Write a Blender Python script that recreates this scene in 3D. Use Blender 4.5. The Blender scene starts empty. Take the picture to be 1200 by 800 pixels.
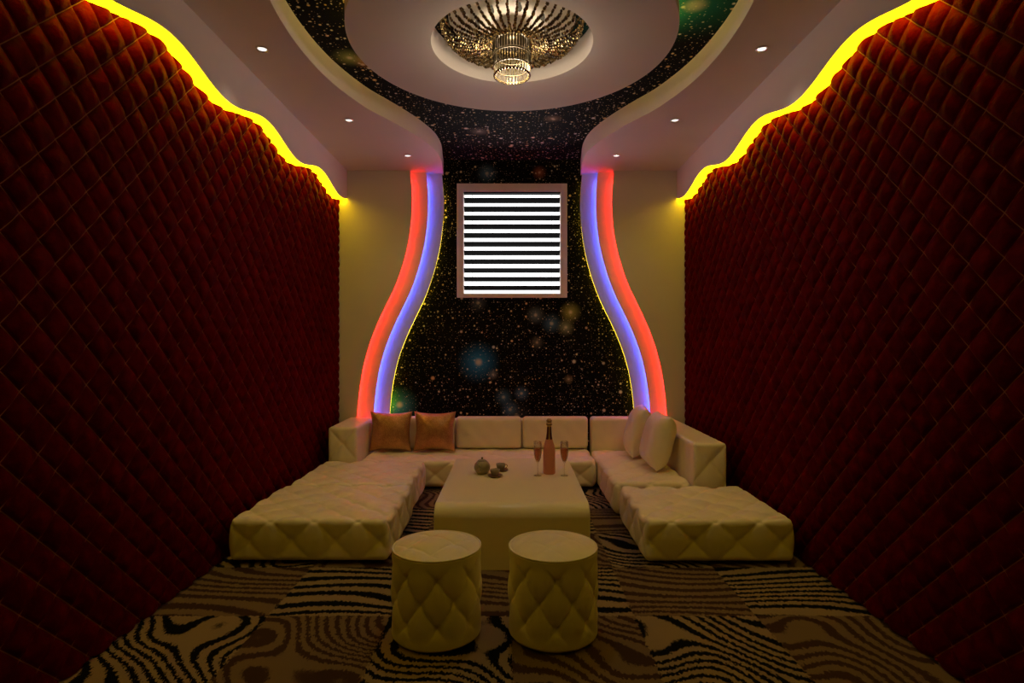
import bpy, math, random
import numpy as np
random.seed(7)
PI = math.pi
C = bpy.context.scene.collection
F = 20.0 / 36.0 * 1200.0          # focal length in pixels of the 1200 px frame
CAMZ = 1.35

# ------------------------------------------------------------------ helpers
def link(name, verts, faces, mat=None, parent=None, smooth=False, loc=None):
    me = bpy.data.meshes.new(name)
    me.from_pydata([tuple(map(float, v)) for v in verts], [], [tuple(int(i) for i in f) for f in faces])
    me.update()
    if smooth:
        me.polygons.foreach_set('use_smooth', [True] * len(me.polygons))
    o = bpy.data.objects.new(name, me)
    C.objects.link(o)
    if mat: me.materials.append(mat)
    if parent: o.parent = parent
    if loc: o.location = loc
    return o

class MB:
    """collects shapes that make up one mesh"""
    def __init__(s): s.v = []; s.f = []
    def add(s, v, f):
        b = len(s.v); s.v += [tuple(map(float, p)) for p in v]; s.f += [tuple(int(i) + b for i in q) for q in f]; return s
    def box(s, x0, x1, y0, y1, z0, z1):
        v = [(x, y, z) for z in (z0, z1) for y in (y0, y1) for x in (x0, x1)]
        return s.add(v, [(0,2,3,1),(4,5,7,6),(0,1,5,4),(2,6,7,3),(0,4,6,2),(1,3,7,5)])
    def lathe(s, prof, n=32, c=(0,0,0), cap=True):
        v = []; f = []
        for r, z in prof:
            for k in range(n):
                a = 2*PI*k/n; v.append((c[0]+r*math.cos(a), c[1]+r*math.sin(a), c[2]+z))
        for j in range(len(prof)-1):
            for k in range(n):
                k2 = (k+1) % n
                f.append((j*n+k, j*n+k2, (j+1)*n+k2, (j+1)*n+k))
        if cap:
            if prof[0][0] > 1e-6: f.append(tuple(range(n))[::-1])
            if prof[-1][0] > 1e-6: f.append(tuple((len(prof)-1)*n+k for k in range(n)))
        return s.add(v, f)
    def tube(s, pts, r, n=8, closed=False):
        pts = np.array(pts, float); m = len(pts); v = []; f = []
        rr = r if hasattr(r, '__len__') else [r]*m
        up = np.array([0.13, 0.21, 0.97])
        for i in range(m):
            a = pts[(i-1) % m] if (closed or i) else pts[0]
            b = pts[(i+1) % m] if (closed or i < m-1) else pts[-1]
            t = b - a; t /= np.linalg.norm(t) + 1e-12
            u = np.cross(t, up); u /= np.linalg.norm(u) + 1e-12
            w = np.cross(u, t)
            for k in range(n):
                an = 2*PI*k/n
                v.append(pts[i] + rr[i]*(u*math.cos(an) + w*math.sin(an)))
        for i in range(m if closed else m-1):
            i2 = (i+1) % m
            for k in range(n):
                k2 = (k+1) % n
                f.append((i*n+k, i2*n+k, i2*n+k2, i*n+k2))
        if not closed:
            f.append(tuple(range(n))); f.append(tuple((m-1)*n+k for k in range(n))[::-1])
        return s.add(v, f)
    def bead(s, c, r, sz=1.0):
        t = (1+5**.5)/2; q = 1/math.sqrt(1+t*t)
        v = [(-1,t,0),(1,t,0),(-1,-t,0),(1,-t,0),(0,-1,t),(0,1,t),(0,-1,-t),(0,1,-t),(t,0,-1),(t,0,1),(-t,0,-1),(-t,0,1)]
        f = [(0,11,5),(0,5,1),(0,1,7),(0,7,10),(0,10,11),(1,5,9),(5,11,4),(11,10,2),(10,7,6),(7,1,8),(3,9,4),(3,4,2),(3,2,6),(3,6,8),(3,8,9),(4,9,5),(2,4,11),(6,2,10),(8,6,7),(9,8,1)]
        return s.add([(c[0]+r*q*x, c[1]+r*q*y, c[2]+r*sz*q*z) for x,y,z in v], f)
    def build(s, name, mat=None, parent=None, smooth=False, loc=None):
        return link(name, s.v, s.f, mat, parent, smooth, loc)

def thing(name, label, cat, loc=(0,0,0), rotz=0.0, group=None):
    o = bpy.data.objects.new(name, None); C.objects.link(o)
    o.empty_display_size = .1
    o.location = loc; o.rotation_euler = (0, 0, rotz)
    return tag(o, label, cat, group)
def tag(o, label, cat, group=None):
    o['label'] = label; o['category'] = cat
    if group: o['group'] = group
    return o
def struct(o, label=None):
    o['kind'] = 'structure'
    if label: o['label'] = label
    return o
def kids(o): return [c for c in list(bpy.data.objects) if c.parent == o]
def copy_tree(o, parent=None):
    c = o.copy(); C.objects.link(c)
    if parent: c.parent = parent
    for k in kids(o): copy_tree(k, c)
    return c

def spline(xs, ys, q):
    """Catmull-Rom through (xs, ys), evaluated at q"""
    xs = np.array(xs, float); ys = np.array(ys, float); q = np.atleast_1d(np.array(q, float))
    m = np.gradient(ys, xs)
    i = np.clip(np.searchsorted(xs, q) - 1, 0, len(xs) - 2)
    h = xs[i+1] - xs[i]; t = (q - xs[i]) / h
    tc = np.clip(t, 0, 1)
    r = (2*tc**3-3*tc**2+1)*ys[i] + (tc**3-2*tc**2+tc)*h*m[i] + (-2*tc**3+3*tc**2)*ys[i+1] + (tc**3-tc**2)*h*m[i+1]
    return r

# ------------------------------------------------------------------ materials
def new_mat(name):
    m = bpy.data.materials.new(name); m.use_nodes = True
    nt = m.node_tree; b = nt.nodes['Principled BSDF']
    return m, nt, b
def principled(name, col, rough=.5, metal=0., spec=.5, trans=0., ior=1.45, coat=0.):
    m, nt, b = new_mat(name)
    b.inputs['Base Color'].default_value = (*col, 1); b.inputs['Roughness'].default_value = rough
    b.inputs['Metallic'].default_value = metal; b.inputs['Specular IOR Level'].default_value = spec
    b.inputs['Transmission Weight'].default_value = trans; b.inputs['IOR'].default_value = ior
    b.inputs['Coat Weight'].default_value = coat
    return m
def emit(name, col, st):
    m = bpy.data.materials.new(name); m.use_nodes = True; nt = m.node_tree
    nt.nodes.clear(); e = nt.nodes.new('ShaderNodeEmission'); o = nt.nodes.new('ShaderNodeOutputMaterial')
    e.inputs[0].default_value = (*col, 1); e.inputs[1].default_value = st; nt.links.new(e.outputs[0], o.inputs[0])
    return m
class N:
    """small node-building helper"""
    def __init__(s, nt): s.nt = nt; s.L = nt.links.new
    def n(s, t, **k):
        o = s.nt.nodes.new(t)
        for a, b in k.items(): setattr(o, a, b)
        return o
    def put(s, sock, v):
        if isinstance(v, (int, float)): sock.default_value = v
        elif isinstance(v, (tuple, list)): sock.default_value = v
        else: s.L(v, sock)
    def m(s, op, a, b=None, c=None, clamp=False):
        o = s.n('ShaderNodeMath', operation=op, use_clamp=clamp); s.put(o.inputs[0], a)
        if b is not None: s.put(o.inputs[1], b)
        if c is not None: s.put(o.inputs[2], c)
        return o.outputs[0]
    def vm(s, op, a, b=None, sc=None):
        o = s.n('ShaderNodeVectorMath', operation=op); s.put(o.inputs[0], a)
        if b is not None: s.put(o.inputs[1], b)
        if sc is not None: s.put(o.inputs['Scale'], sc)
        return o.outputs['Value'] if op in ('LENGTH', 'DISTANCE', 'DOT_PRODUCT') else o.outputs['Vector']
    def mix(s, f, a, b, mode='MIX'):
        o = s.n('ShaderNodeMix', data_type='RGBA', blend_type=mode)
        s.put(o.inputs[0], f); s.put(o.inputs[6], a); s.put(o.inputs[7], b); return o.outputs[2]
    def rng(s, v, a, b, c=0., d=1., kind='SMOOTHSTEP'):
        o = s.n('ShaderNodeMapRange', interpolation_type=kind)
        for i, x in enumerate((v, a, b, c, d)): s.put(o.inputs[i], x)
        return o.outputs[0]
    def noise(s, vec, scale, detail=2., rough=.5):
        o = s.n('ShaderNodeTexNoise'); s.put(o.inputs['Vector'], vec); o.inputs['Scale'].default_value = scale
        o.inputs['Detail'].default_value = detail; o.inputs['Roughness'].default_value = rough; return o
    def bump(s, h, st=.3, d=.01):
        o = s.n('ShaderNodeBump'); o.inputs['Strength'].default_value = st; o.inputs['Distance'].default_value = d
        s.put(o.inputs['Height'], h); return o.outputs[0]

def mottled(name, col, var=.08, rough=.5, scale=6., bump=.0, bscale=60., spec=.5, metal=0., sheen=0.):
    m, nt, b = new_mat(name); k = N(nt)
    tc = k.n('ShaderNodeTexCoord').outputs['Object']
    n1 = k.noise(tc, scale, 3.)
    dark = tuple(c*(1-var) for c in col) + (1,); lite = tuple(min(1, c*(1+var)) for c in col) + (1,)
    k.put(b.inputs['Base Color'], k.mix(k.rng(n1.outputs[0], .3, .7), dark, lite))
    b.inputs['Roughness'].default_value = rough; b.inputs['Specular IOR Level'].default_value = spec
    b.inputs['Metallic'].default_value = metal; b.inputs['Sheen Weight'].default_value = sheen
    if bump:
        n2 = k.noise(tc, bscale, 4.)
        k.put(b.inputs['Normal'], k.bump(n2.outputs[0], bump, .004))
    return m

CREAM_PAINT = mottled('cream_paint', (.72, .66, .56), .02, .7, 2., .05, 200., .3)
SOFFIT_PAINT = mottled('soffit_paint', (.78, .70, .61), .02, .75, 2., .05, 200., .25)
BOARD_PAINT = mottled('board_paint', (.80, .78, .76), .015, .7, 2., .03, 200., .3)
RAW_WALL = mottled('raw_wall', (.10, .03, .025), .1, .8, 3.)
LEATHER = mottled('cream_leather', (.84, .765, .55), .05, .42, 3., .12, 45., .4)
LACQUER = mottled('table_lacquer', (.86, .78, .56), .015, .28, 2., 0, 1, .4)
GOLD_SATIN = None
DARK_SLAT = principled('dark_slat', (.0035, .003, .0028), .7, 0, .08)
FRAME_WOOD = mottled('window_frame_paint', (.86, .74, .66), .04, .55, 8., .05, 80.)
YELLOW_LED = emit('yellow_led', (1., .64, .0018), 7.5)
YELLOW_LED_THIN = emit('yellow_led_thin', (1., .74, .02), 7.)
COVE_LED = emit('cove_led', (1., .74, .15), 11.)
RED_LED = emit('red_led', (1., .012, .008), 36.)
BLUE_LED = emit('blue_led', (.07, .09, 1.), 20.)
DAYLIGHT = emit('daylight', (1., 1., 1.), 1.9)
LAMP_WHITE = emit('downlight_glass', (1., .93, .88), 1.1)
BULB = emit('bulb_glow', (1., .80, .52), .12)
CHROME = principled('chrome_trim', (.75, .72, .68), .2, 1.)

def padded_red():
    m, nt, b = new_mat('padded_red_leather'); k = N(nt)
    geo = k.n('ShaderNodeNewGeometry')
    sep = k.n('ShaderNodeSeparateXYZ'); k.L(geo.outputs['Position'], sep.inputs[0])
    y = k.m('SUBTRACT', sep.outputs[1], 1.993); z = k.m('SUBTRACT', sep.outputs[2], 1.574)
    p = k.m('DIVIDE', k.m('ADD', y, z), .163); q = k.m('DIVIDE', k.m('SUBTRACT', y, z), .163)
    def dist(t): return k.m('ABSOLUTE', k.m('SUBTRACT', t, k.m('ROUND', t)))
    d = k.m('MINIMUM', dist(p), dist(q))
    line = k.rng(d, .014, .022, 1., 0.)
    cell = k.n('ShaderNodeCombineXYZ'); k.L(k.m('FLOOR', p), cell.inputs[0]); k.L(k.m('FLOOR', q), cell.inputs[1])
    wn = k.n('ShaderNodeTexWhiteNoise', noise_dimensions='2D'); k.L(cell.outputs[0], wn.inputs['Vector'])
    n1 = k.noise(geo.outputs['Position'], 14., 5., .6)
    f = k.m('ADD', k.m('MULTIPLY', wn.outputs['Value'], .35), k.m('MULTIPLY', k.rng(n1.outputs[0], .3, .75), .65))
    red = k.mix(f, (.060, .0008, .0010, 1), (.150, .0016, .0020, 1))
    k.put(b.inputs['Base Color'], k.mix(line, red, (.30, .125, .055, 1)))
    b.inputs['Roughness'].default_value = .55; b.inputs['Specular IOR Level'].default_value = .012
    n2 = k.noise(geo.outputs['Position'], 30., 4., .6)
    k.put(b.inputs['Normal'], k.bump(n2.outputs[0], .35, .012))
    return m
PADDED_RED = padded_red()

def star_paper(name, axes, spots, layers, warm):
    """black printed paper with stars; axes picks the two in-plane world axes"""
    m, nt, b = new_mat(name); k = N(nt)
    geo = k.n('ShaderNodeNewGeometry')
    sep = k.n('ShaderNodeSeparateXYZ'); k.L(geo.outputs['Position'], sep.inputs[0])
    cb = k.n('ShaderNodeCombineXYZ'); k.L(sep.outputs[axes[0]], cb.inputs[0]); k.L(sep.outputs[axes[1]], cb.inputs[1])
    P = cb.outputs[0]
    haze = k.noise(P, 1.7, 4., .55)
    col = k.mix(k.rng(haze.outputs[0], .45, .8), (.0025, .0022, .002, 1), (.012, .009, .007, 1))
    for sc, rad, gain, keep in layers:
        v = k.n('ShaderNodeTexVoronoi', voronoi_dimensions='2D'); k.L(P, v.inputs['Vector']); v.inputs['Scale'].default_value = sc
        rc = k.n('ShaderNodeSeparateColor'); k.L(v.outputs['Color'], rc.inputs[0])
        size = k.m('MULTIPLY', k.m('POWER', rc.outputs[0], 2.), rad)
        core = k.rng(v.outputs['Distance'], k.m('MULTIPLY', size, .35), k.m('ADD', size, .03), 1., 0.)
        on = k.m('GREATER_THAN', rc.outputs[1], 1-keep)
        amt = k.m('MULTIPLY', k.m('MULTIPLY', core, on), gain)
        tint = k.mix(rc.outputs[2], (*warm, 1), (.95, .90, .80, 1))
        col = k.mix(amt, col, tint)
    for (a, c, r, rgb, g) in spots:
        d = k.vm('DISTANCE', P, (a, c, 0))
        glow = k.m('POWER', k.rng(d, 0., r, 1., 0., 'LINEAR'), 1.6)
        col = k.mix(k.m('MULTIPLY', glow, g, clamp=True), col, (*[min(.9, c*1.7) for c in rgb], 1))
        core = k.rng(d, r*.03, r*.22, 1., 0.)
        col = k.mix(k.m('MULTIPLY', core, min(1., g*.75)), col, (.95, .78, .6, 1))
    k.put(b.inputs['Base Color'], col)
    b.inputs['Roughness'].default_value = .75; b.inputs['Specular IOR Level'].default_value = .08
    return m

def carpet():
    m, nt, b = new_mat('zebra_carpet'); k = N(nt)
    geo = k.n('ShaderNodeNewGeometry')
    fz = k.noise(k.vm('MULTIPLY', geo.outputs['Position'], (1., .4, 1.)), 95., 2., .6)
    fuzz = k.vm('SCALE', k.vm('SUBTRACT', fz.outputs['Color'], (.5, .5, .5)), sc=.05)
    P = k.vm('ADD', geo.outputs['Position'], fuzz)
    sep = k.n('ShaderNodeSeparateXYZ'); k.L(P, sep.inputs[0])
    i = k.m('FLOOR', k.m('DIVIDE', sep.outputs[0], .6)); j = k.m('FLOOR', k.m('DIVIDE', k.m('SUBTRACT', sep.outputs[1], 2.80), .6))
    par = k.m('FLOORED_MODULO', k.m('ADD', i, j), 2.); row = k.m('FLOORED_MODULO', j, 2.)
    ox = k.m('MULTIPLY', k.m('ADD', i, k.m('MULTIPLY', j, 3.7)), 5.31)
    cb = k.n('ShaderNodeCombineXYZ')
    k.L(k.m('ADD', k.m('MULTIPLY', sep.outputs[0], k.rng(row, 0, 1, .38, 1., 'LINEAR')), ox), cb.inputs[0])
    k.L(sep.outputs[1], cb.inputs[1]); k.put(cb.inputs[2], k.m('MULTIPLY', j, 2.13))
    big = k.noise(cb.outputs[0], 2.25, 0., .4)
    lin = k.m('ADD', k.m('MULTIPLY', sep.outputs[1], k.rng(row, 0, 1, 76., 50., 'LINEAR')), k.m('MULTIPLY', sep.outputs[0], k.rng(row, 0, 1, 5., 54., 'LINEAR')))
    st = k.m('SINE', k.m('ADD', k.m('MULTIPLY', big.outputs[0], k.rng(row, 0, 1, 40., 58., 'LINEAR')), lin))
    st = k.m('ADD', st, k.m('MULTIPLY', k.m('SUBTRACT', k.noise(geo.outputs['Position'], 260., 2.).outputs[0], .5), 1.6))
    s = k.rng(st, -.30, .12)
    tan = k.mix(par, (.43, .325, .18, 1), (.28, .20, .108, 1))
    dark = k.mix(par, (.006, .006, .006, 1), (.085, .045, .027, 1))
    col = k.mix(s, dark, tan)
    pile = k.noise(geo.outputs['Position'], 320., 2., .7)
    col = k.mix(1., col, k.mix(pile.outputs[0], (.55, .55, .55, 1), (1.35, 1.3, 1.25, 1)), 'MULTIPLY')
    k.put(b.inputs['Base Color'], col)
    b.inputs['Roughness'].default_value = .95; b.inputs['Specular IOR Level'].default_value = .05
    k.put(b.inputs['Normal'], k.bump(pile.outputs[0], .8, .012))
    return m

def gold_satin():
    m, nt, b = new_mat('gold_satin'); k = N(nt)
    tc = k.n('ShaderNodeTexCoord').outputs['Object']
    n1 = k.noise(tc, 130., 4., .7); n2 = k.noise(tc, 9., 3.)
    f = k.m('ADD', k.m('MULTIPLY', n1.outputs[0], .6), k.m('MULTIPLY', n2.outputs[0], .4))
    k.put(b.inputs['Base Color'], k.mix(k.rng(f, .35, .65), (.33, .155, .05, 1), (.66, .38, .155, 1)))
    b.inputs['Roughness'].default_value = .42; b.inputs['Metallic'].default_value = .6
    k.put(b.inputs['Normal'], k.bump(n1.outputs[0], .5, .004))
    return m
GOLD_SATIN = gold_satin()

# ------------------------------------------------------------------ room measures
HX = 1.788            # inner face of the padded walls
ZS = 3.111            # underside of soffits and ring panel
ZC = 3.269            # star ceiling
YB = 5.87             # cream back boards
YW = 6.03             # star paper of the back wall
YR = -1.2             # wall behind the camera

wall_spots = [
    (-.355, 1.13, .25, (.03, .22, .55), .8), (-.265, 3.13, .13, (.12, .24, .40), .55), (-.02, .63, .12, (.09, .20, .40), .7),
    (.10, .80, .10, (.09, .20, .40), .7), (-.09, .76, .12, (.09, .22, .42), .5), (.25, 1.63, .12, (.16, .20, .24), .65),
    (.62, 1.66, .13, (.35, .34, .10), .8), (.57, 1.50, .11, (.30, .32, .20), .7), (.42, 1.54, .13, (.09, .2, .36), .6),
    (.265, 1.34, .09, (.2, .2, .2), .5), (-1.19, .68, .22, (.06, .30, .30), .8), (.29, 3.14, .09, (.40, .12, .06), .7),
    (-.36, 1.76, .12, (.12, .14, .18), .5), (.05, .55, .2, (.07, .09, .11), .5), (-.20, 1.0, .07, (.3, .3, .3), .5), (.60, .95, .06, (.4, .3, .2), .5)]
ceil_spots = [
    (1.05, 3.25, .42, (.02, .26, .20), .55), (.92, 3.75, .10, (.5, .4, .15), .9), (-.74, 4.15, .13, (.5, .34, .15), .9), (-1.0, 3.9, .12, (.6, .22, .08), .9),
    (-.9, 3.95, .09, (.6, .42, .18), .9), (.52, 3.42, .25, (.02, .18, .18), .35), (.80, 4.05, .12, (.6, .42, .15), .8), (-.45, 4.5, .14, (.4, .32, .18), .8),
    (-1.1, 3.85, .14, (.3, .34, .10), .8), (.35, 4.9, .1, (.3, .2, .12), .7), (-.3, 5.2, .12, (.3, .25, .2), .5)]
STAR_WALL = star_paper('star_paper_wall', (0, 2), wall_spots, ((6., .15, .75, .3), (13., .20, .9, .42), (27., .24, .9, .45), (52., .28, .5, .55)), (1., .66, .40))
STAR_CEIL = star_paper('star_paper_ceiling', (0, 1), ceil_spots, ((5., .13, .8, .4), (10., .22, .95, .5), (19., .26, .95, .6), (38., .28, .7, .6)), (1., .64, .22))

# ------------------------------------------------------------------ floor, walls, ceiling
struct(MB().box(-1.95, 1.95, YR-.1, YW+.1, -.06, 0).build('floor', carpet()), 'zebra striped carpet tiles in black, tan and brown')

# star wall with the window hole
WX0, WX1 = -.577, .577; WZ0, WZ1 = 1.35+(400-347.9)*YW/F, 1.35+(400-215.2)*YW/F
w = MB()
for a, b_, c, d in ((-1.95, 1.95, 0, WZ0), (-1.95, 1.95, WZ1, 3.4), (-1.95, WX0, WZ0, WZ1), (WX1, 1.95, WZ0, WZ1)):
    w.box(a, b_, YW, YW+.14, c, d)
struct(w.build('wall_back', STAR_WALL), 'black wall printed with stars and glowing nebulae')
struct(MB().box(-1.95, 1.95, YR-.1, YR, 0, 3.4).build('wall_front', RAW_WALL))

# padded side walls
LAT = .163
def wave_z(y): return 2.828 + .048*np.cos(2*PI*(np.asarray(y)-3.955)/1.115)
def padded_wall(sgn, name):
    slab = MB().box(min(sgn*1.805, sgn*1.95), max(sgn*1.805, sgn*1.95), YR, YW+.14, 0, 3.4).build(name, RAW_WALL)
    struct(slab, 'wall covered in dark red diamond padding')
    stp = LAT/16
    y = 1.993 + stp*np.arange(round((.9-1.993)/stp), round((YB-.004-1.993)/stp)+1)
    y = y[y < YB-.001]
    zg = 1.574 + stp*np.arange(math.ceil(-1.574/stp), math.ceil((2.89-1.574)/stp)+1)
    ny, nz = len(y), len(zg); top = wave_z(y) - .003
    Y = np.repeat(y[:, None], nz, 1); Z0 = np.repeat(zg[None, :], ny, 0); Z = np.minimum(Z0, top[:, None])
    p = ((Y-1.993)+(Z-1.574))/LAT; q = ((Y-1.993)-(Z-1.574))/LAT
    sp, sq = np.abs(np.sin(PI*p)), np.abs(np.sin(PI*q))
    h = (sp**.42)*(sq**.42)
    rnd = np.sin(np.floor(p+1e-6)*12.9898+np.floor(q+1e-6)*78.233)*43758.5; rnd -= np.floor(rnd)
    fp, fq = p-np.floor(p), q-np.floor(q)
    h = h*(.82+.25*rnd) + .16*h*(fq-.5) + .09*h*np.sin(fp*7+fq*3+rnd*6)
    X = sgn*(HX+.010 - .027*h)
    V = np.stack([X, Y, Z], -1).reshape(-1, 3)
    dp, dq = np.abs(p-np.round(p)), np.abs(q-np.round(q))
    Fc = []
    for i in range(ny-1):
        for k in range(nz-1):
            if Z0[i, k] >= max(top[i], top[i+1]): break
            a = i*nz+k; b_ = a+nz
            pc = abs((dp[i, k+1]+dp[i+1, k])/2); qc = abs((dq[i, k]+dq[i+1, k+1])/2)
            if pc < qc: t2 = ((a, b_, a+1), (b_, b_+1, a+1))
            else: t2 = ((a, b_, b_+1), (a, b_+1, a+1))
            Fc += t2 if sgn < 0 else tuple(t[::-1] for t in t2)
    link('padding', V, Fc, PADDED_RED, slab, True)
    return slab
padded_wall(-1, 'wall_left'); padded_wall(1, 'wall_right')

# star ceiling, with soffits, ring panel and fascias
ceil = struct(MB().box(-1.95, 1.95, YR, YW+.14, ZC, 3.4).build('ceiling', STAR_CEIL), 'black ceiling printed with golden stars')
sy = [2.935, 3.08, 3.27, 3.453, 3.654, 3.881, 4.12, 4.328, 4.515, 4.715, 4.97, 5.218, 5.486, 5.87, 6.03]
sx = [1.243, 1.262, 1.275, 1.273, 1.258, 1.222, 1.158, 1.082, .985, .886, .782, .712, .689, .713, .725]
def soffit_x(y):
    y = np.asarray(y, float); ym = np.where(y < 3.33, 6.66 - y, y)      # the bulge mirrors about y = 3.33
    return spline(sy, sx, np.clip(ym, 2.94, 6.03))
def soffit(sgn, name, label):
    ys = np.linspace(YR, YW, 150); xs = soffit_x(ys); v = []; f = []
    for y, x in zip(ys, xs):
        v += [(sgn*1.805, y, ZS), (sgn*x, y, ZS), (sgn*x, y, ZC-.001), (sgn*1.805, y, ZC-.001)]
    for i in range(len(ys)-1):
        a = 4*i; b_ = a+4
        for k in range(4):
            k2 = (k+1) % 4; f.append((a+k, a+k2, b_+k2, b_+k))
    f += [(0,1,2,3), tuple(len(v)-1-k for k in range(4))]
    o = struct(link(name, v, f, SOFFIT_PAINT), label)
    bpy.context.view_layer.objects.active = o
    return o
soffit(-1, 'trim_1', 'curved dropped soffit over the gold pillows'); soffit(1, 'trim_2', 'curved dropped soffit over the leaning cushions')

# ring panel round the chandelier
RC = (0, 3.393)
r0, r1, n = .479, .958, 160
v = []; f = []
for k in range(n):
    a = 2*PI*k/n; c, s_ = math.cos(a), math.sin(a)
    v += [(RC[0]+r*c, RC[1]+r*s_, z) for r, z in ((r0, ZS), (r1, ZS), (r1, ZC-.085), (r0+.05, ZC-.085), (r0+.05, ZC-.001), (r0, ZC-.001))]
for k in range(n):
    a = 6*k; b_ = 6*((k+1) % n)
    for j in range(6):
        j2 = (j+1) % 6; f.append((a+j, b_+j, b_+j2, a+j2))
rp = struct(link('trim_3', v, f, SOFFIT_PAINT), 'round dropped ceiling ring around the chandelier')
o = MB().tube([(RC[0]+.90*math.cos(2*PI*k/96), RC[1]+.90*math.sin(2*PI*k/96), ZC-.074) for k in range(96)], .007, 6, True).build('led_strip', COVE_LED, rp, True); o['label'] = 'warm yellow led line'

# wavy fascias with the yellow led under-edge
XF = 1.70
def fascia(sgn, name, label, lab2):
    ys = np.linspace(YR, YB, 330); zw = wave_z(ys); v = []; f = []
    for y, z in zip(ys, zw):
        v += [(sgn*XF, y, z), (sgn*XF, y, ZS), (sgn*(XF+.018), y, ZS), (sgn*(XF+.018), y, z)]
    for i in range(len(ys)-1):
        a = 4*i; b_ = a+4
        for k in range(3): f.append((a+k, a+k+1, b_+k+1, b_+k))
    o = struct(link(name, v, f, SOFFIT_PAINT), label)
    ys = np.linspace(.1, YB-.003, 420); zw = wave_z(ys); v = []; f = []
    for y, z in zip(ys, zw):
        v += [(sgn*XF, y, z), (sgn*(HX+.010), y, z), (sgn*(HX+.010), y, z+.006), (sgn*XF, y, z+.006)]
    for i in range(len(ys)-1):
        a = 4*i; b_ = a+4
        for k in range(4):
            k2 = (k+1) % 4; f.append((a+k, a+k2, b_+k2, b_+k))
    f += [(0,1,2,3), tuple(len(v)-1-k for k in range(4))]
    st = link('led_strip', v, f, YELLOW_LED, o); st['label'] = lab2
fascia(-1, 'trim_4', 'wavy drop board along the wall beside the joined ottomans', 'glowing yellow strip')
fascia(1, 'trim_5', 'wavy drop board along the wall beside the single ottoman', 'glowing yellow strip')

# stepped boards of the back wall: cream, red-lit, blue-lit
py = [150, 200, 228, 250, 270, 290, 310, 330, 350, 370, 390, 410, 430, 450, 470, 490, 520, 560]
px = [513, 517.5, 519.8, 519.8, 518.3, 515.5, 511, 505, 497.5, 488, 478.5, 470.5, 464.5, 460.5, 458, 456.5, 456, 456]
SCALE = 5.98/F
zz = np.linspace(0, 3.25, 200)
base_z = np.array([CAMZ+(400-p)*SCALE for p in py])[::-1]; base_x = np.array([(600-p)*SCALE for p in px])[::-1]
cx = spline(base_z, base_x, np.clip(zz, base_z[0], base_z[-1]))
def offset_curve(d):
    dx = np.gradient(cx, zz); L = np.sqrt(1+dx*dx)
    ox, oz = cx + d/L, zz - d*dx/L
    return np.interp(zz, oz, ox)
W = .157
curves = [offset_curve(2*W), offset_curve(W), cx]
def board(sgn, name, xs, yf, th, mat, label, ztop=3.268):
    v = []; f = []
    for x, z in zip(xs, zz):
        v += [(sgn*x, yf, z), (sgn*1.805, yf, z), (sgn*1.805, yf+th, z), (sgn*x, yf+th, z)]
    for i in range(len(zz)-1):
        a = 4*i; b_ = a+4
        for k in range(4):
            k2 = (k+1) % 4; f.append((a+k, a+k2, b_+k2, b_+k))
    f += [(0,1,2,3), tuple(len(v)-1-k for k in range(4))]
    return struct(link(name, v, f, mat), label)
def led(sgn, par, xs, y, r, mat, inset, lab, z0=.05, z1=3.05):
    m = (zz >= z0) & (zz <= z1)
    pts = [(sgn*(x+inset), y, z) for x, z in zip(xs[m], zz[m])]
    o = MB().tube(pts, r, 6).build('led_strip', mat, par, True); o['label'] = lab
n_ = 6
for sgn, where in ((-1, 'behind the gold pillows'), (1, 'behind the leaning cushions')):
    a = board(sgn, 'trim_%d' % n_, curves[0], YB, .014, CREAM_PAINT, 'cream wall board with a curved edge ' + where)
    led(sgn, a, curves[0], YB+.034, .006, RED_LED, .021, 'red led line')
    b_ = board(sgn, 'trim_%d' % (n_+1), curves[1], YB+.055, .012, BOARD_PAINT, 'curved band lit red ' + where)
    led(sgn, b_, curves[1], YB+.088, .006, BLUE_LED, .021, 'blue led line')
    c_ = board(sgn, 'trim_%d' % (n_+2), curves[2], YB+.106, .012, BOARD_PAINT, 'curved band lit blue ' + where)
    led(sgn, c_, curves[2], YB+.130, .0048, YELLOW_LED_THIN, .0059, 'thin yellow led line')
    n_ += 3

# ------------------------------------------------------------------ window and blind
win = struct(bpy.data.objects.new('window_1', None), 'square window in the star wall'); C.objects.link(win)
YF = YW - .035
def pz(p, Y): return CAMZ + (400-p)*Y/F
def pxx(p, Y): return (p-600)*Y/F
fo = [pxx(535.3, YF), pxx(664.7, YF), pz(348.5, YF), pz(214.8, YF)]
fi = [pxx(543, YF), pxx(657, YF), pz(343.8, YF), pz(224.3, YF)]
fr = MB()
fr.box(fo[0], fi[0], YF, YW+.12, fo[2], fo[3]).box(fi[1], fo[1], YF, YW+.12, fo[2], fo[3])
fr.box(fi[0], fi[1], YF, YW+.12, fi[3], fo[3]).box(fi[0], fi[1], YF, YW+.12, fo[2], fi[2])
o = fr.build('window_frame', FRAME_WOOD, win)
bv = o.modifiers.new('bevel', 'BEVEL'); bv.width = .004; bv.segments = 2
o = MB().box(fi[0], fi[1], YW+.118, YW+.123, fi[2], fi[3]).build('window_pane', DAYLIGHT, win); o['label'] = 'window pane bright with daylight'
blind = thing('venetian_blind', 'dark venetian blind with wide slats in the bright square window', 'blind', (0, YF+.01, fi[3]))
bl = MB(); hh = fi[3]-fi[2]
bl.box(fi[0]+.003, fi[1]-.003, .004, .084, -.014, -.002)
sl = MB()
white_top = [228+10.3*k for k in range(12)]
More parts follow.
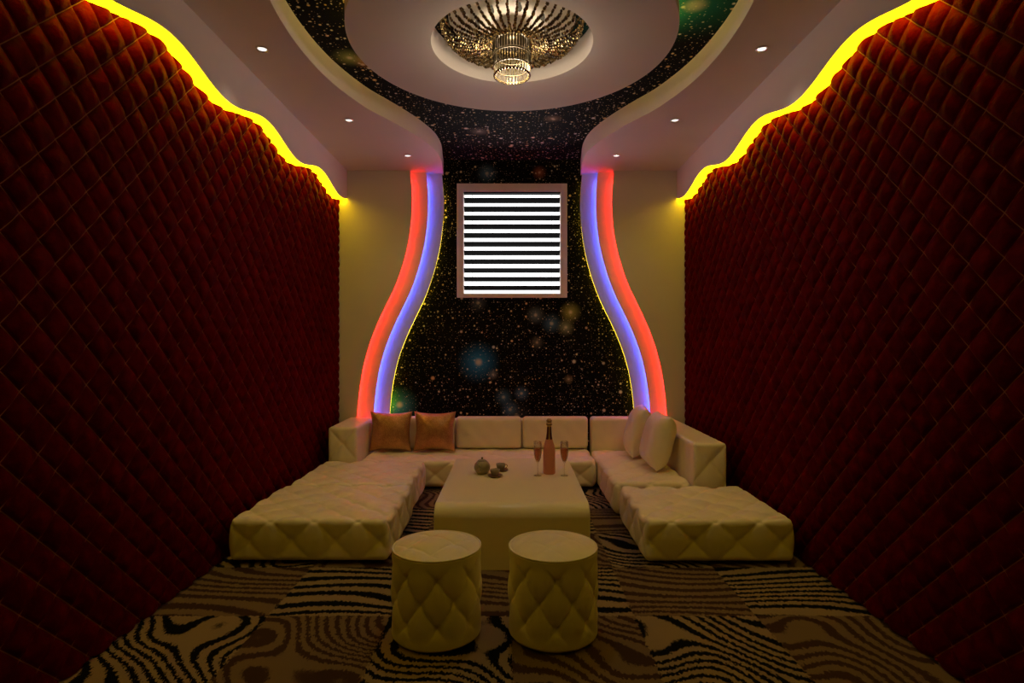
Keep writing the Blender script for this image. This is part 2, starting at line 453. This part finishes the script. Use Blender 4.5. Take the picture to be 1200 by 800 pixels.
for k in range(11):
    ztop = pz(231.3+10.32*k, YF+.01) - fi[3]
    y0, y1, dz = .006, .080, .040
    v = [(x, y, z) for x in (fi[0]+.003, fi[1]-.003) for y, z in ((y0, ztop), (y0, ztop-.003), (y1, ztop-dz-.003), (y1, ztop-dz))]
    sl.add(v, [(0,1,2,3), (7,6,5,4), (0,4,5,1), (1,5,6,2), (2,6,7,3), (3,7,4,0)])
bl.build('head_rail', DARK_SLAT, blind); sl.build('slats', DARK_SLAT, blind)
for x in (-.42, .42): MB().tube([(x, .045, -.004), (x, .045, -hh+.004)], .0012, 6).build('cord', DARK_SLAT, blind)

# ------------------------------------------------------------------ recessed downlights
DL_W = 3.5
def spot(name, loc, col, watts):
    l = bpy.data.lights.new(name, 'SPOT'); l.color = col; l.energy = watts; l.spot_size = math.radians(88); l.spot_blend = 1.; l.shadow_soft_size = .025
    o = bpy.data.objects.new(name, l); C.objects.link(o); o.location = loc; return o
def downlight():
    t = thing('downlight', 'x', 'ceiling light', (0,0,0), 0, 'recessed downlights in the soffits')
    MB().lathe([(.026, -.001), (.036, -.001), (.038, -.004), (.036, -.007), (.031, -.0075), (.026, -.003)], 28, cap=False).build('bezel', CHROME, t, True)
    MB().lathe([(0.0005, -.0045), (.015, -.0045), (.027, -.0025), (.027, -.0015)], 28, cap=False).build('lens', LAMP_WHITE, t, True)
    return t
dl = downlight(); first = True
order = ['second from the star wall', 'first from the star wall', 'third from the star wall']
for sgn, side in ((-1, 'over the gold pillows'), (1, 'over the leaning cushions')):
    for (x, y), w_ in (((1.503, 3.422), 'third from the star wall'), ((1.296, 4.524), 'second from the star wall'), ((.988, 5.385), 'first from the star wall')):
        o = dl if first else copy_tree(dl); first = False
        o.location = (sgn*x, y, ZS)
        spot('downlight_lamp', (sgn*x, y, ZS-.012), (1., .80, .66), DL_W)
        o['label'] = 'round white downlight in the soffit %s, %s' % (side, w_)

# ------------------------------------------------------------------ chandelier
def bead_mat():
    m, nt, b = new_mat('dark_gold_crystal'); k = N(nt)
    geo = k.n('ShaderNodeNewGeometry')
    v = k.n('ShaderNodeTexVoronoi'); k.L(geo.outputs['Position'], v.inputs['Vector']); v.inputs['Scale'].default_value = 75.
    rc = k.n('ShaderNodeSeparateColor'); k.L(v.outputs['Color'], rc.inputs[0])
    k.put(b.inputs['Base Color'], k.mix(k.m('POWER', rc.outputs[0], 1.6), (.085, .055, .030, 1), (.60, .45, .18, 1)))
    b.inputs['Roughness'].default_value = .2; b.inputs['Metallic'].default_value = .75
    return m
BRASS = bead_mat()
CRYSTAL = principled('smoky_crystal', (.055, .045, .024), .3, .3, .25)
PLATE = mottled('canopy_plate', (.80, .72, .58), .02, .5, 4.)
WIRE = principled('bronze_wire', (.10, .075, .04), .35, .8)
ch = thing('chandelier', 'round crystal chandelier of draped bead strands in the ceiling recess', 'chandelier', (RC[0], RC[1], ZC))
MB().lathe([(.001, -.022), (.33, -.020), (.372, -.012), (.378, -.004), (.378, -.001)], 72).build('canopy_plate', PLATE, ch, True)
prof_t = np.linspace(0, 1, 46)
pr = spline([0, .15, .35, .6, .8, 1.], [.424, .412, .368, .27, .185, .118], prof_t)
pzv = spline([0, .15, .35, .6, .8, 1.], [-.012, -.070, -.122, -.150, -.153, -.135], prof_t)
seg = np.concatenate([[0], np.cumsum(np.hypot(np.diff(pr), np.diff(pzv)))])
tt = np.linspace(0, seg[-1], 27); br = np.interp(tt, seg, pr); bz = np.interp(tt, seg, pzv)
NST = 44
variants = []
for q in range(4):
    st = MB(); rg = random.Random(q)
    for k, (r, z) in enumerate(zip(br, bz)):
        j = .0035 if k > 3 else .0015
        st.bead((r+rg.uniform(-j, j), rg.uniform(-j, j), z+rg.uniform(-j, j)), rg.uniform(.0075, .0118), 1.15)
    variants.append(st.build('bead_strand', BRASS, ch))
for k in range(NST):
    o = variants[k] if k < 4 else variants[k % 4].copy()
    if k >= 4: C.objects.link(o); o.parent = ch
    o.rotation_euler = (0, 0, 2*PI*(k+.5)/NST)
def ring(name, r, z, t=.005, mat=WIRE):
    pts = [(r*math.cos(2*PI*k/64), r*math.sin(2*PI*k/64), z) for k in range(64)]
    return MB().tube(pts, t, 8, True).build(name, mat, ch, True)
ring('rim', .424, -.010, .008, WIRE); ring('hoop', .118, -.132, .007); ring('hoop', .110, -.215, .004); ring('hoop', .110, -.285, .004); ring('hoop', .104, -.330, .004)
MB().lathe([(.001, -.128), (.082, -.128), (.082, -.124), (.001, -.122)], 48).build('added_light_shield', WIRE, ch, True)  # disc added inside the drum top to hold lamp light off the canopy plate
def prisms(name, r, z0, z1, nn, wd):
    m = MB()
    for k in range(nn):
        a = 2*PI*k/nn; c, s_ = math.cos(a), math.sin(a); x, y = r*c, r*s_
        tx, ty = -s_*wd, c*wd; ox, oy = c*wd*.8, s_*wd*.8
        v = [(x, y, z0), (x+tx, y+ty, z0-.008), (x+ox, y+oy, z0-.008), (x-tx, y-ty, z0-.008), (x-ox, y-oy, z0-.008),
             (x+tx, y+ty, z1+.010), (x+ox, y+oy, z1+.010), (x-tx, y-ty, z1+.010), (x-ox, y-oy, z1+.010), (x, y, z1)]
        f = [(0,1,2),(0,2,3),(0,3,4),(0,4,1)] + [(1+i, 5+i, 5+(i+1) % 4, 1+(i+1) % 4) for i in range(4)] + [(9,6,5),(9,7,6),(9,8,7),(9,5,8)]
        m.add(v, f)
    return m.build(name, CRYSTAL, ch)
prisms('prism_fringe', .113, -.137, -.212, 40, .0052); prisms('prism_fringe', .108, -.218, -.284, 40, .0050)
bd = MB()
for k in range(34):
    a = 2*PI*k/34; bd.bead((.104*math.cos(a), .104*math.sin(a), -.335), .009, 1.1)
    bd.tube([(.108*math.cos(a), .108*math.sin(a), -.288), (.104*math.cos(a), .104*math.sin(a), -.330)], .0016, 4)
bd.build('bead_fringe', BRASS, ch)
b0 = MB().lathe([(.0008, -.070), (.010, -.067), (.016, -.055), (.014, -.042), (.008, -.030), (.008, -.022)], 16).build('bulb', BULB, ch, True)
for k in range(8):
    o = b0 if k == 0 else b0.copy()
    if k: C.objects.link(o); o.parent = ch
    a = 2*PI*k/8 + .2; o.location = (.21*math.cos(a), .21*math.sin(a), 0)

# ------------------------------------------------------------------ tufted upholstery
def rbox_grid(x0, x1, y0, y1, z0, z1, step):
    """surface grid of a box with shared vertices"""
    nx, ny, nz = [max(2, int(round((b-a)/step))) for a, b in ((x0, x1), (y0, y1), (z0, z1))]
    xs, ys, zs = np.linspace(x0, x1, nx+1), np.linspace(y0, y1, ny+1), np.linspace(z0, z1, nz+1)
    idx = {}; v = []; f = []
    def vid(i, j, k):
        key = (i, j, k)
        if key not in idx: idx[key] = len(v); v.append((xs[i], ys[j], zs[k]))
        return idx[key]
    for i in range(nx):
        for j in range(ny):
            f.append((vid(i,j,0), vid(i,j+1,0), vid(i+1,j+1,0), vid(i+1,j,0)))
            f.append((vid(i,j,nz), vid(i+1,j,nz), vid(i+1,j+1,nz), vid(i,j+1,nz)))
    for i in range(nx):
        for k in range(nz):
            f.append((vid(i,0,k), vid(i+1,0,k), vid(i+1,0,k+1), vid(i,0,k+1)))
            f.append((vid(i,ny,k), vid(i,ny,k+1), vid(i+1,ny,k+1), vid(i+1,ny,k)))
    for j in range(ny):
        for k in range(nz):
            f.append((vid(0,j,k), vid(0,j,k+1), vid(0,j+1,k+1), vid(0,j+1,k)))
            f.append((vid(nx,j,k), vid(nx,j+1,k), vid(nx,j+1,k+1), vid(nx,j,k+1)))
    return np.array(v), f
def tuft_h(u, v):
    """pillow height 0..1 of a diamond-tufted sheet; pleats where u+v or u-v is whole, buttons where both are"""
    p, q = u+v, u-v
    s = (np.abs(np.sin(PI*p))**.42)*(np.abs(np.sin(PI*q))**.42)
    dp, dq = p-np.round(p), q-np.round(q)
    d = np.minimum(np.abs(dp), np.abs(dq))
    return s - .55*np.exp(-(dp*dp+dq*dq)/.018) - .14*np.exp(-(d/.035)**2)
def tufted(x0, x1, y0, y1, z0, z1, ox, oy, oz, P=.265, Pz=None, amp=.015, r=.032, step=.0102, puff=0., faces='xyz', seed=0):
    v, f = rbox_grid(x0, x1, y0, y1, z0, z1, step)
    lo = np.array([x0+r, y0+r, z0+min(r, (z1-z0)/3)]); hi = np.array([x1-r, y1-r, z1-min(r, (z1-z0)/3)])
    core = np.clip(v, lo, hi); d = v-core; L = np.linalg.norm(d, axis=1, keepdims=True)
    nrm = d/np.maximum(L, 1e-9)
    rad = np.minimum(L, r); pos = core + nrm*np.where(L > 0, r, 0)*np.minimum(1, L/np.maximum(np.max(np.abs(d), axis=1, keepdims=True), 1e-9)*np.max(np.abs(d), axis=1, keepdims=True)/r)
    # project onto the rounded surface
    pos = core + nrm*np.minimum(r, np.maximum(np.max(np.abs(d), axis=1, keepdims=True), 0))
    Pz = Pz or P
    u, w_, t = (pos[:, 0]-ox)/P, (pos[:, 1]-oy)/P, (pos[:, 2]-oz)/Pz
    n2 = nrm*nrm
    h = np.zeros(len(v))
    flat = lambda: np.full(len(v), .62)
    h += n2[:, 0]*(tuft_h(w_, t) if 'x' in faces else flat())
    h += n2[:, 1]*(tuft_h(u, t) if 'y' in faces else flat())
    h += n2[:, 2]*(np.where(nrm[:, 2] > 0, tuft_h(u, w_) if 'z' in faces else flat(), .6))
    wr = .0018*np.sin(pos[:, 0]*41+seed+3*np.sin(pos[:, 1]*17))*np.sin(pos[:, 1]*37+2*np.sin(pos[:, 0]*23+seed))
    keep = np.clip((pos[:, 2]-z0)/.03, 0, 1)
    pos = pos + nrm*((h-.75)*amp*keep + wr*keep)[:, None]
    if puff:
        a = (pos[:, 0]-x0)/(x1-x0)*2-1; b_ = (pos[:, 1]-y0)/(y1-y0)*2-1
        up = np.clip((pos[:, 2]-z0)/(z1-z0), 0, 1)
        pos[:, 2] += puff*up*(1-a*a)*(1-b_*b_)
    pos[:, 2] = np.maximum(pos[:, 2], z0)
    return pos, f

def ottoman(x0, x1, y0, y1, label, sgn, seed):
    cxx, cyy = (x0+x1)/2, (y0+y1)/2
    t = thing('ottoman', label, 'ottoman', (cxx, cyy, 0), 0, 'low tufted ottomans')
    P, f = tufted(x0, x1, y0, y1, .022, .275, -1.465*sgn if sgn > 0 else .905+.06, y0, .275, seed=seed, r=.034)
    link('upholstery', P-np.array([cxx, cyy, 0]), f, LEATHER, t, True)
    FEET = principled('black_glide', (.02, .018, .015), .6)
    for sx_ in (-1, 1):
        for sy_ in (-1, 1):
            MB().lathe([(.022, .0), (.024, .004), (.024, .024)], 16, ((x1-x0)/2*sx_-.08*sx_, (y1-y0)/2*sy_-.08*sy_, 0)).build('foot', FEET, t, True)
    return t
ottoman(-1.715, -.745, 3.43, 4.278, 'cream tufted leather ottoman whose far edge adjoins another ottoman', 1, 0)
ottoman(-1.690, -.775, 4.290, 5.125, 'cream tufted leather ottoman between another ottoman and the sofa armrest block', 1, 3)
ottoman(.800, 1.705, 3.42, 4.245, 'cream tufted leather ottoman in front of the leaning cushions', -1, 5)

# sofa along the back wall
ZSEAT = .27
BACKY = 5.862
sf = thing('sofa', 'cream tufted leather sofa along the star wall, holding the gold pillows', 'sofa', (-.45, 5.5, 0))
O = np.array([-.45, 5.5, 0])
P, f = tufted(-1.398, .772, 5.165, 5.80, .02, ZSEAT, .455, 5.165, ZSEAT, P=.33, Pz=.27, amp=.018, r=.05, seed=2)
link('seat', P-O, f, LEATHER, sf, True)
P, f = tufted(-1.672, -1.402, 5.15, BACKY, .02, .575, -1.537, 5.15, .423, P=.27, Pz=.30, amp=.018, r=.03, seed=4, faces='y')
link('armrest', P-O, f, LEATHER, sf, True)
P, f = tufted(-1.40, .772, 5.808, BACKY, .02, .568, 0, 0, 0, amp=.004, r=.02, faces='', step=.03)
link('backrest', P-O, f, LEATHER, sf, True)

# corner chaise along the wall
cs = thing('corner_sofa', 'cream tufted leather chaise sofa carrying two leaning cushions', 'sofa', (1.2, 5.1, 0))
O2 = np.array([1.2, 5.1, 0])
P, f = tufted(.782, 1.384, 4.365, 5.69, .02, ZSEAT, .80, 4.365, ZSEAT, r=.04, seed=6)
link('seat', P-O2, f, LEATHER, cs, True)
P, f = tufted(1.388, 1.652, 4.355, BACKY, .02, .572, 1.52, 4.355, .42, P=.27, Pz=.30, amp=.018, r=.03, seed=7, faces='y')
link('armrest', P-O2, f, LEATHER, cs, True)
P, f = tufted(.795, 1.384, 5.695, BACKY, .02, .585, 0, 0, 0, amp=.004, r=.035, faces='', step=.0175, seed=3)
link('backrest', P-O2, f, LEATHER, cs, True)

# loose back cushions (box shaped)
def box_cushion(w_, h_, t_, seed):
    v, f = rbox_grid(-w_/2, w_/2, -t_/2, t_/2, 0, h_, .014)
    r = .035
    lo = np.array([-w_/2+r, -t_/2+r, r]); hi = np.array([w_/2-r, t_/2-r, h_-r])
    core = np.clip(v, lo, hi); d = v-core; L = np.linalg.norm(d, axis=1, keepdims=True)
    nrm = d/np.maximum(L, 1e-9); pos = core+nrm*np.minimum(r, np.max(np.abs(d), axis=1, keepdims=True))
    a = pos[:, 0]/(w_/2); b_ = pos[:, 2]/h_*2-1
    pos[:, 1] += np.sign(pos[:, 1])*np.minimum(1, np.abs(pos[:, 1])/(t_/2))*(.016*(1-a**4)*(1-b_**4) + .004*np.sin(a*9+seed)*np.sin(b_*5+a*3+seed))
    return pos, f
for i, (x0, x1, lab) in enumerate(((-1.385, -.575, 'cream box back cushion behind the two gold pillows'),
                                   (-.565, .095, 'cream box back cushion between the gold pillows and the bottle'),
                                   (.105, .765, 'cream box back cushion behind the bottle and glasses'))):
    P, f = box_cushion(x1-x0-.004, .318, .085, i*2.1)
    o = link('back_cushion', P, f, LEATHER, None, True, ((x0+x1)/2, 5.738, ZSEAT+.008))
    tag(o, lab, 'cushion', 'cream back cushions along the sofa')

def soft_pillow(w_, h_, t_, pinch=.09, n=44, seed=0., plump=.5):
    """pillow lying in the xz plane, bottom edge at z=0"""
    g = np.linspace(-1, 1, n+1); V = []; Fc = []
    for side in (1, -1):
        for a in g:
            for b_ in g:
                x = w_/2*a*(1-pinch*(1-b_*b_)); z = h_/2*b_*(1-pinch*(1-a*a))
                e = max(0, (1-a**4)*(1-b_**4)) if plump > .6 else max(0, (1-a*a)*(1-b_*b_))
                th = t_/2*e**plump
                th += .006*math.sin(a*11+seed+b_*3)*math.sin(b_*8+seed*2+a*5)*e**.5*(abs(a)**2+abs(b_)**2)*.8
                V.append((x, side*max(th, 0), z+h_/2))
    m = n+1
    for s in range(2):
        for i in range(n):
            for j in range(n):
                a = s*m*m+i*m+j; q = (a, a+m, a+m+1, a+1)
                Fc.append(q if s else q[::-1])
    return V, Fc
def weld(o):
    md = o.modifiers.new('weld', 'WELD'); md.merge_threshold = .0006
def gold_pillow(x, y, rz, tilt, lab, seed):
    V, Fc = soft_pillow(.415, .39, .17, .12, seed=seed)
    o = link('throw_pillow', V, Fc, GOLD_SATIN, None, True, (x, y, ZSEAT+.008)); weld(o)
    o.rotation_euler = (tilt, 0, rz); tag(o, lab, 'pillow', 'gold throw pillows')
    return o
gold_pillow(-1.188, 5.55, .02, -.17, 'shiny gold throw pillow next to the sofa armrest', 0.)
gold_pillow(-.760, 5.55, -.02, -.17, 'shiny gold throw pillow between another gold pillow and a cream cushion', 1.7)

def lean_cushion(x, y, rz, lean, lab, seed, h=.46, wd=.47, t=.225):
    V, Fc = soft_pillow(wd, h, t, .03, seed=seed, plump=.62)
    o = link('back_cushion', V, Fc, LEATHER, None, True, (x, y, ZSEAT+.016)); weld(o)
    o.rotation_euler = (lean, 0, rz); tag(o, lab, 'cushion', 'cream cushions leaning on the chaise armrest')
    return o
lean_cushion(1.188, 4.88, -PI/2-.02, -.26, 'plump cream cushion in front of another, leaning on the chaise armrest', .4)
lean_cushion(1.135, 5.41, -PI/2-.16, -.26, 'plump cream cushion behind another, near the red neon band', 2.2)

# ------------------------------------------------------------------ coffee table (waterfall)
TZ = .385
tb = thing('coffee_table', 'cream lacquered waterfall coffee table with tea set and bottle', 'table', (0, 4.065, 0))
L2, th, R = .705, .06, .085
def upath(off):
    pts = [(-L2+off, 0)]
    for k in range(0, 13):
        a = PI - k/12*PI/2; r = R-off if R-off > .005 else .005
        pts.append((-L2+R+r*math.cos(a), TZ-R+r*math.sin(a)))
    for k in range(0, 13):
        a = PI/2 - k/12*PI/2; r = R-off
        pts.append((L2-R+r*math.cos(a), TZ-R+r*math.sin(a)))
    pts.append((L2-off, 0)); return pts
out, inn = upath(0), upath(th)
e = .012; rings = []
for x, o_, sh in ((-.463, 0, e), (-.463+e*.3, 0, e*.3), (-.463+e, 0, 0), (.463-e, 0, 0), (.463-e*.3, 0, e*.3), (.463, 0, e)):
    po, pi_ = upath(sh), upath(th-sh)
    rings.append([(x, y, z) for y, z in po] + [(x, y, z) for y, z in pi_[::-1]])
v = [p for r in rings for p in r]; m = len(rings[0]); f = []
for i in range(len(rings)-1):
    for k in range(m):
        k2 = (k+1) % m; f.append((i*m+k, i*m+k2, (i+1)*m+k2, (i+1)*m+k))
h = m//2
for base, flip in ((0, 1), ((len(rings)-1)*m, 0)):
    for k in range(h-1):
        q = (base+k, base+k+1, base+m-2-k, base+m-1-k); f.append(q[::-1] if flip else q)
o = link('waterfall_top', v, f, LACQUER, tb)
o.data.polygons.foreach_set('use_smooth', [True]*len(o.data.polygons))
en = o.modifiers.new('split', 'EDGE_SPLIT'); en.split_angle = math.radians(40)

# ------------------------------------------------------------------ drum stools
def stool(x, y, rot, lab, crease=.006, sh=.5):
    t = thing('drum_stool', lab, 'stool', (x, y, 0), rot, 'round tufted drum stools')
    n, rows = 192, 84; V = []; Fc = []
    for j in range(rows+1):
        z = .012 + (.398-.012)*j/rows
        for k in range(n):
            a = 2*PI*k/n
            u = a/(PI/4)                 # eight buttons round
            w_ = (z-.207)/.205           # button rows at .105, .2075, .310
            pp, qq = u/1.0 + w_ + .5, u/1.0 - w_ + .5
            hh_ = tuft_h(u+.0, w_+.5)
            env = max(0, min(1, (z-.035)/.075))*max(0, min(1, (.385-z)/.08))
            env = env*env*(3-2*env)
            rr = .2055 + (hh_-.75)*.017*env
            ed = min(z-.012, .010)/.010; rr -= .006*(1-ed)**2
            V.append((rr*math.cos(a), rr*math.sin(a), z))
    for j in range(rows):
        for k in range(n):
            k2 = (k+1) % n; Fc.append((j*n+k, j*n+k2, (j+1)*n+k2, (j+1)*n+k))
    Fc.append(tuple(range(n))[::-1]); Fc.append(tuple(rows*n+k for k in range(n)))
    link('body', V, Fc, LEATHER, t, True)
    V = []; Fc = []; rows = 46
    for j in range(rows+1):
        s = j/rows
        for k in range(n):
            a = 2*PI*k/n; ang = s*PI/2
            r = .199*math.sin(min(1, s*1.0)*PI/2)**.85 if s > 0 else .0004
            zz_ = .403 + .038*(1-(r/.199)**2.4)
            X, Y = r*math.cos(a), r*math.sin(a)
            th_ = float(tuft_h(np.float64(X/.21+sh), np.float64(Y/.21+.12)))
            zz_ += (th_-.75)*crease*max(0, 1-(r/.19)**4) + .0012*math.sin(X*70+Y*31)*math.sin(Y*57)
            V.append((X, Y, zz_))
    for k in range(n): pass
    for j in range(rows):
        for k in range(n):
            k2 = (k+1) % n; Fc.append((j*n+k, (j+1)*n+k, (j+1)*n+k2, j*n+k2))
    base = len(V)
    for k in range(n):
        a = 2*PI*k/n; V.append((.199*math.cos(a), .199*math.sin(a), .3985))
    for k in range(n):
        k2 = (k+1) % n; Fc.append((rows*n+k, base+k, base+k2, rows*n+k2))
    Fc.append(tuple(base+k for k in range(n)))
    link('seat_cushion', V, Fc, LEATHER, t, True)
    pts = [(.2015*math.cos(2*PI*k/96), .2015*math.sin(2*PI*k/96), .402) for k in range(96)]
    MB().tube(pts, .0052, 8, True).build('piping', LEATHER, t, True)
    MB().lathe([(.17, 0), (.18, 0), (.18, .013), (.17, .013)], 64).build('plinth', principled('black_base', (.015, .013, .012), .7), t)
    return t
stool(-.349, 2.645, -PI/2+math.radians(7.7)-PI/8*0, 'tufted cream drum stool with a creased seat, in front of the tea set side', .013, .25)
stool(.190, 2.645, -PI/2, 'tufted cream drum stool with a smoother seat, in front of the bottle side')

# ------------------------------------------------------------------ things on the table
PORC = mottled('grey_porcelain', (.30, .25, .16), .14, .35, 30., 0, 1, .5)
DARKP = principled('dark_glaze', (.16, .11, .06), .35)
tp = thing('teapot', 'small round grey teapot with dark lid knob on the table', 'teapot', (-.218, 4.155, TZ))
MB().lathe([(.001, .0), (.034, .0), (.036, .004), (.046, .014), (.057, .034), (.059, .052), (.053, .074), (.040, .089), (.032, .094)], 40).build('body', PORC, tp, True)
lid = MB().lathe([(.034, .0945), (.033, .097), (.022, .103), (.006, .106), (.001, .1062)], 32).build('lid', PORC, tp, True)
MB().lathe([(.004, .105), (.004, .108), (.008, .112), (.008, .117), (.004, .121), (.0005, .122)], 20).build('knob', DARKP, lid, True)
MB().tube([(.0, .052, .040), (.0, .070, .048), (.0, .083, .066), (.0, .092, .084)], [.014, .011, .008, .006], 12).build('spout', PORC, tp, True)
MB().tube([(0, -.050, .080), (0, -.068, .082), (0, -.082, .066), (0, -.078, .044), (0, -.055, .030)], [.005]*5, 10).build('handle', PORC, tp, True)
tp.rotation_euler = (0, 0, PI-.2)
SAUCER = principled('saucer_glaze', (.22, .13, .08), .3)
def tea_cup(x, y, rz, clab, slab_, r):
    s = MB().lathe([(.001, .0), (.030, .0), (.034, .002), (.051, .009), (.055, .012), (.0545, .0135), (.050, .011), (.034, .0045), (.001, .0035)], 40).build('saucer', SAUCER, None, True, (x, y, TZ))
    tag(s, slab_, 'saucer', 'saucers on the table')
    t = thing('tea_cup', clab, 'cup', (x, y, TZ+.0052), rz, 'tea cups on the table')
    MB().lathe([(.001, .0), (.020, .0), (.021, .003), (.026, .012), (.032, .028), (.0355, .047), (.0345, .0475), (.031, .028), (.024, .012), (.001, .006)], 36).build('cup_body', PORC, t, True)
    MB().tube([(.032, 0, .036), (.046, 0, .040), (.052, 0, .028), (.044, 0, .015), (.029, 0, .014)], .0032, 8).build('handle', PORC, t, True)
tea_cup(-.122, 4.065, PI*.42, 'grey tea cup in front, on its own reddish saucer beside the teapot', 'reddish brown saucer under the front tea cup by the teapot', 1)
tea_cup(-.084, 4.250, .3, 'grey tea cup farther back, partly behind the front cup', 'dark saucer under the rear tea cup', 1)

def thin_glass(name, clear, body, amount):
    """thin clear glass or a drink seen through it: part straight through, part coloured body, fresnel gloss"""
    m = bpy.data.materials.new(name); m.use_nodes = True; nt = m.node_tree; nt.nodes.clear(); k = N(nt)
    tr = k.n('ShaderNodeBsdfTransparent'); tr.inputs[0].default_value = (*clear, 1)
    df = k.n('ShaderNodeBsdfDiffuse'); df.inputs[0].default_value = (*body, 1)
    gl = k.n('ShaderNodeBsdfGlossy'); gl.inputs['Roughness'].default_value = .05
    a = k.n('ShaderNodeMixShader'); a.inputs[0].default_value = amount; k.L(tr.outputs[0], a.inputs[1]); k.L(df.outputs[0], a.inputs[2])
    fr_ = k.n('ShaderNodeLayerWeight'); fr_.inputs[0].default_value = .28
    b = k.n('ShaderNodeMixShader'); k.L(k.m('MULTIPLY', fr_.outputs['Fresnel'], .6), b.inputs[0]); k.L(a.outputs[0], b.inputs[1]); k.L(gl.outputs[0], b.inputs[2])
    o = k.n('ShaderNodeOutputMaterial'); k.L(b.outputs[0], o.inputs[0]); return m
GLASS = thin_glass('clear_glass', (.97, .95, .93), (.8, .75, .7), .03)
ROSE = thin_glass('rose_wine', (.85, .40, .30), (.85, .33, .24), .55)
BOTTLE_GLASS = principled('rose_bottle_glass', (.70, .27, .21), .22, 0, .4, .0, 1.45)
FOIL = principled('dark_purple_foil', (.10, .022, .022), .38, .5)
GOLDF = principled('gold_foil', (.75, .50, .14), .3, .8)
bt = thing('champagne_bottle', 'pink champagne bottle with dark foil neck between two glasses', 'bottle', (.2715, 4.16, TZ))
MB().lathe([(.001, .004), (.036, .0), (.042, .003), (.0445, .010), (.0445, .150), (.043, .178), (.038, .205), (.030, .232), (.023, .255), (.0205, .268)], 40).build('glass_body', BOTTLE_GLASS, bt, True)
fo_ = MB().lathe([(.0245, .252), (.0212, .270), (.0180, .300), (.0160, .335), (.0155, .346)], 32, cap=False).build('foil_neck', FOIL, bt, True)
# gold stripe down the front of the foil
sv = []; 
prof = [(.0249, .252), (.0216, .270), (.0184, .300), (.0164, .335), (.0159, .346)]
for r, z in prof:
    for a in (-PI/2-.28, -PI/2-.1, -PI/2+.1, -PI/2+.28): sv.append((r*math.cos(a), r*math.sin(a), z))
sfc = [(4*i+k, 4*i+k+1, 4*i+k+5, 4*i+k+4) for i in range(4) for k in range(3)]
o = link('foil_stripe', sv, sfc, GOLDF, fo_, True); o.modifiers.new('solid', 'SOLIDIFY').thickness = .0006
MB().lathe([(.0158, .344), (.0175, .346), (.0175, .352), (.0158, .354)], 32, cap=False).build('gold_collar', GOLDF, bt, True)
MB().lathe([(.016, .352), (.0205, .355), (.0215, .362), (.0205, .368), (.016, .371), (.013, .374), (.0175, .382), (.0185, .388), (.015, .396), (.007, .400), (.0005, .4005)], 32).build('cork', principled('cork_foil', (.42, .24, .10), .4, .5), bt, True)
wc = MB()
for k in range(6):
    a = 2*PI*k/6
    wc.tube([(.0222*math.cos(a), .0222*math.sin(a), .357), (.0168*math.cos(a), .0168*math.sin(a), .3745), (.0195*math.cos(a), .0195*math.sin(a), .388), (.0085*math.cos(a), .0085*math.sin(a), .4015)], .0012, 5)
wc.tube([(.0222*math.cos(2*PI*k/32), .0222*math.sin(2*PI*k/32), .361) for k in range(32)], .0014, 6, True)
wc.build('wire_cage', WIRE, bt)
def flute(x, y, lab):
    t = thing('champagne_flute', lab, 'glass', (x, y, TZ), 0, 'filled champagne flutes')
    MB().lathe([(.001, .0005), (.028, .0005), (.0285, .002), (.020, .004), (.006, .009), (.0032, .020), (.0030, .085), (.005, .092), (.014, .108), (.023, .132), (.0282, .165), (.0295, .195), (.0285, .248),
                (.0272, .2485), (.0282, .195), (.0270, .166), (.0218, .133), (.0125, .110), (.001, .099)], 36, cap=False).build('glass', GLASS, t, True)
    MB().lathe([(.001, .0995), (.0120, .1102), (.0213, .1332), (.0265, .166), (.0277, .194), (.0275, .197), (.001, .197)], 36, cap=False).build('rose_drink', ROSE, t, True)
flute(.1850, 4.09, 'flute of pink champagne standing on the tea set side of the bottle')
flute(.3765, 4.09, 'flute of pink champagne between the bottle and the table edge')

# ------------------------------------------------------------------ lamps, camera, view
def point(name, loc, col, watts, r=.05):
    l = bpy.data.lights.new(name, 'POINT'); l.color = col; l.energy = watts; l.shadow_soft_size = r
    o = bpy.data.objects.new(name, l); C.objects.link(o); o.location = loc; return o
point('chandelier_lamp', (RC[0], RC[1], ZC-.300), (1., .82, .62), 11.5, .08).data.specular_factor = .1
wd = bpy.data.worlds.new('World'); bpy.context.scene.world = wd; wd.use_nodes = True
wd.node_tree.nodes['Background'].inputs[0].default_value = (.02, .016, .012, 1)
cam = bpy.data.cameras.new('camera'); cam.lens = 20.; cam.sensor_width = 36.; cam.clip_start = .02
co = bpy.data.objects.new('camera', cam); C.objects.link(co); co.location = (0, 0, CAMZ); co.rotation_euler = (PI/2, 0, 0)
sc = bpy.context.scene; sc.camera = co
sc.view_settings.view_transform = 'Standard'; sc.view_settings.look = 'None'; sc.view_settings.exposure = .2; sc.view_settings.gamma = 1.
sc.view_settings.use_curve_mapping = False
cy = sc.cycles
cy.use_denoising = True
cy.max_bounces = 10; cy.diffuse_bounces = 5; cy.glossy_bounces = 5; cy.transmission_bounces = 10
cy.sample_clamp_indirect = 6.
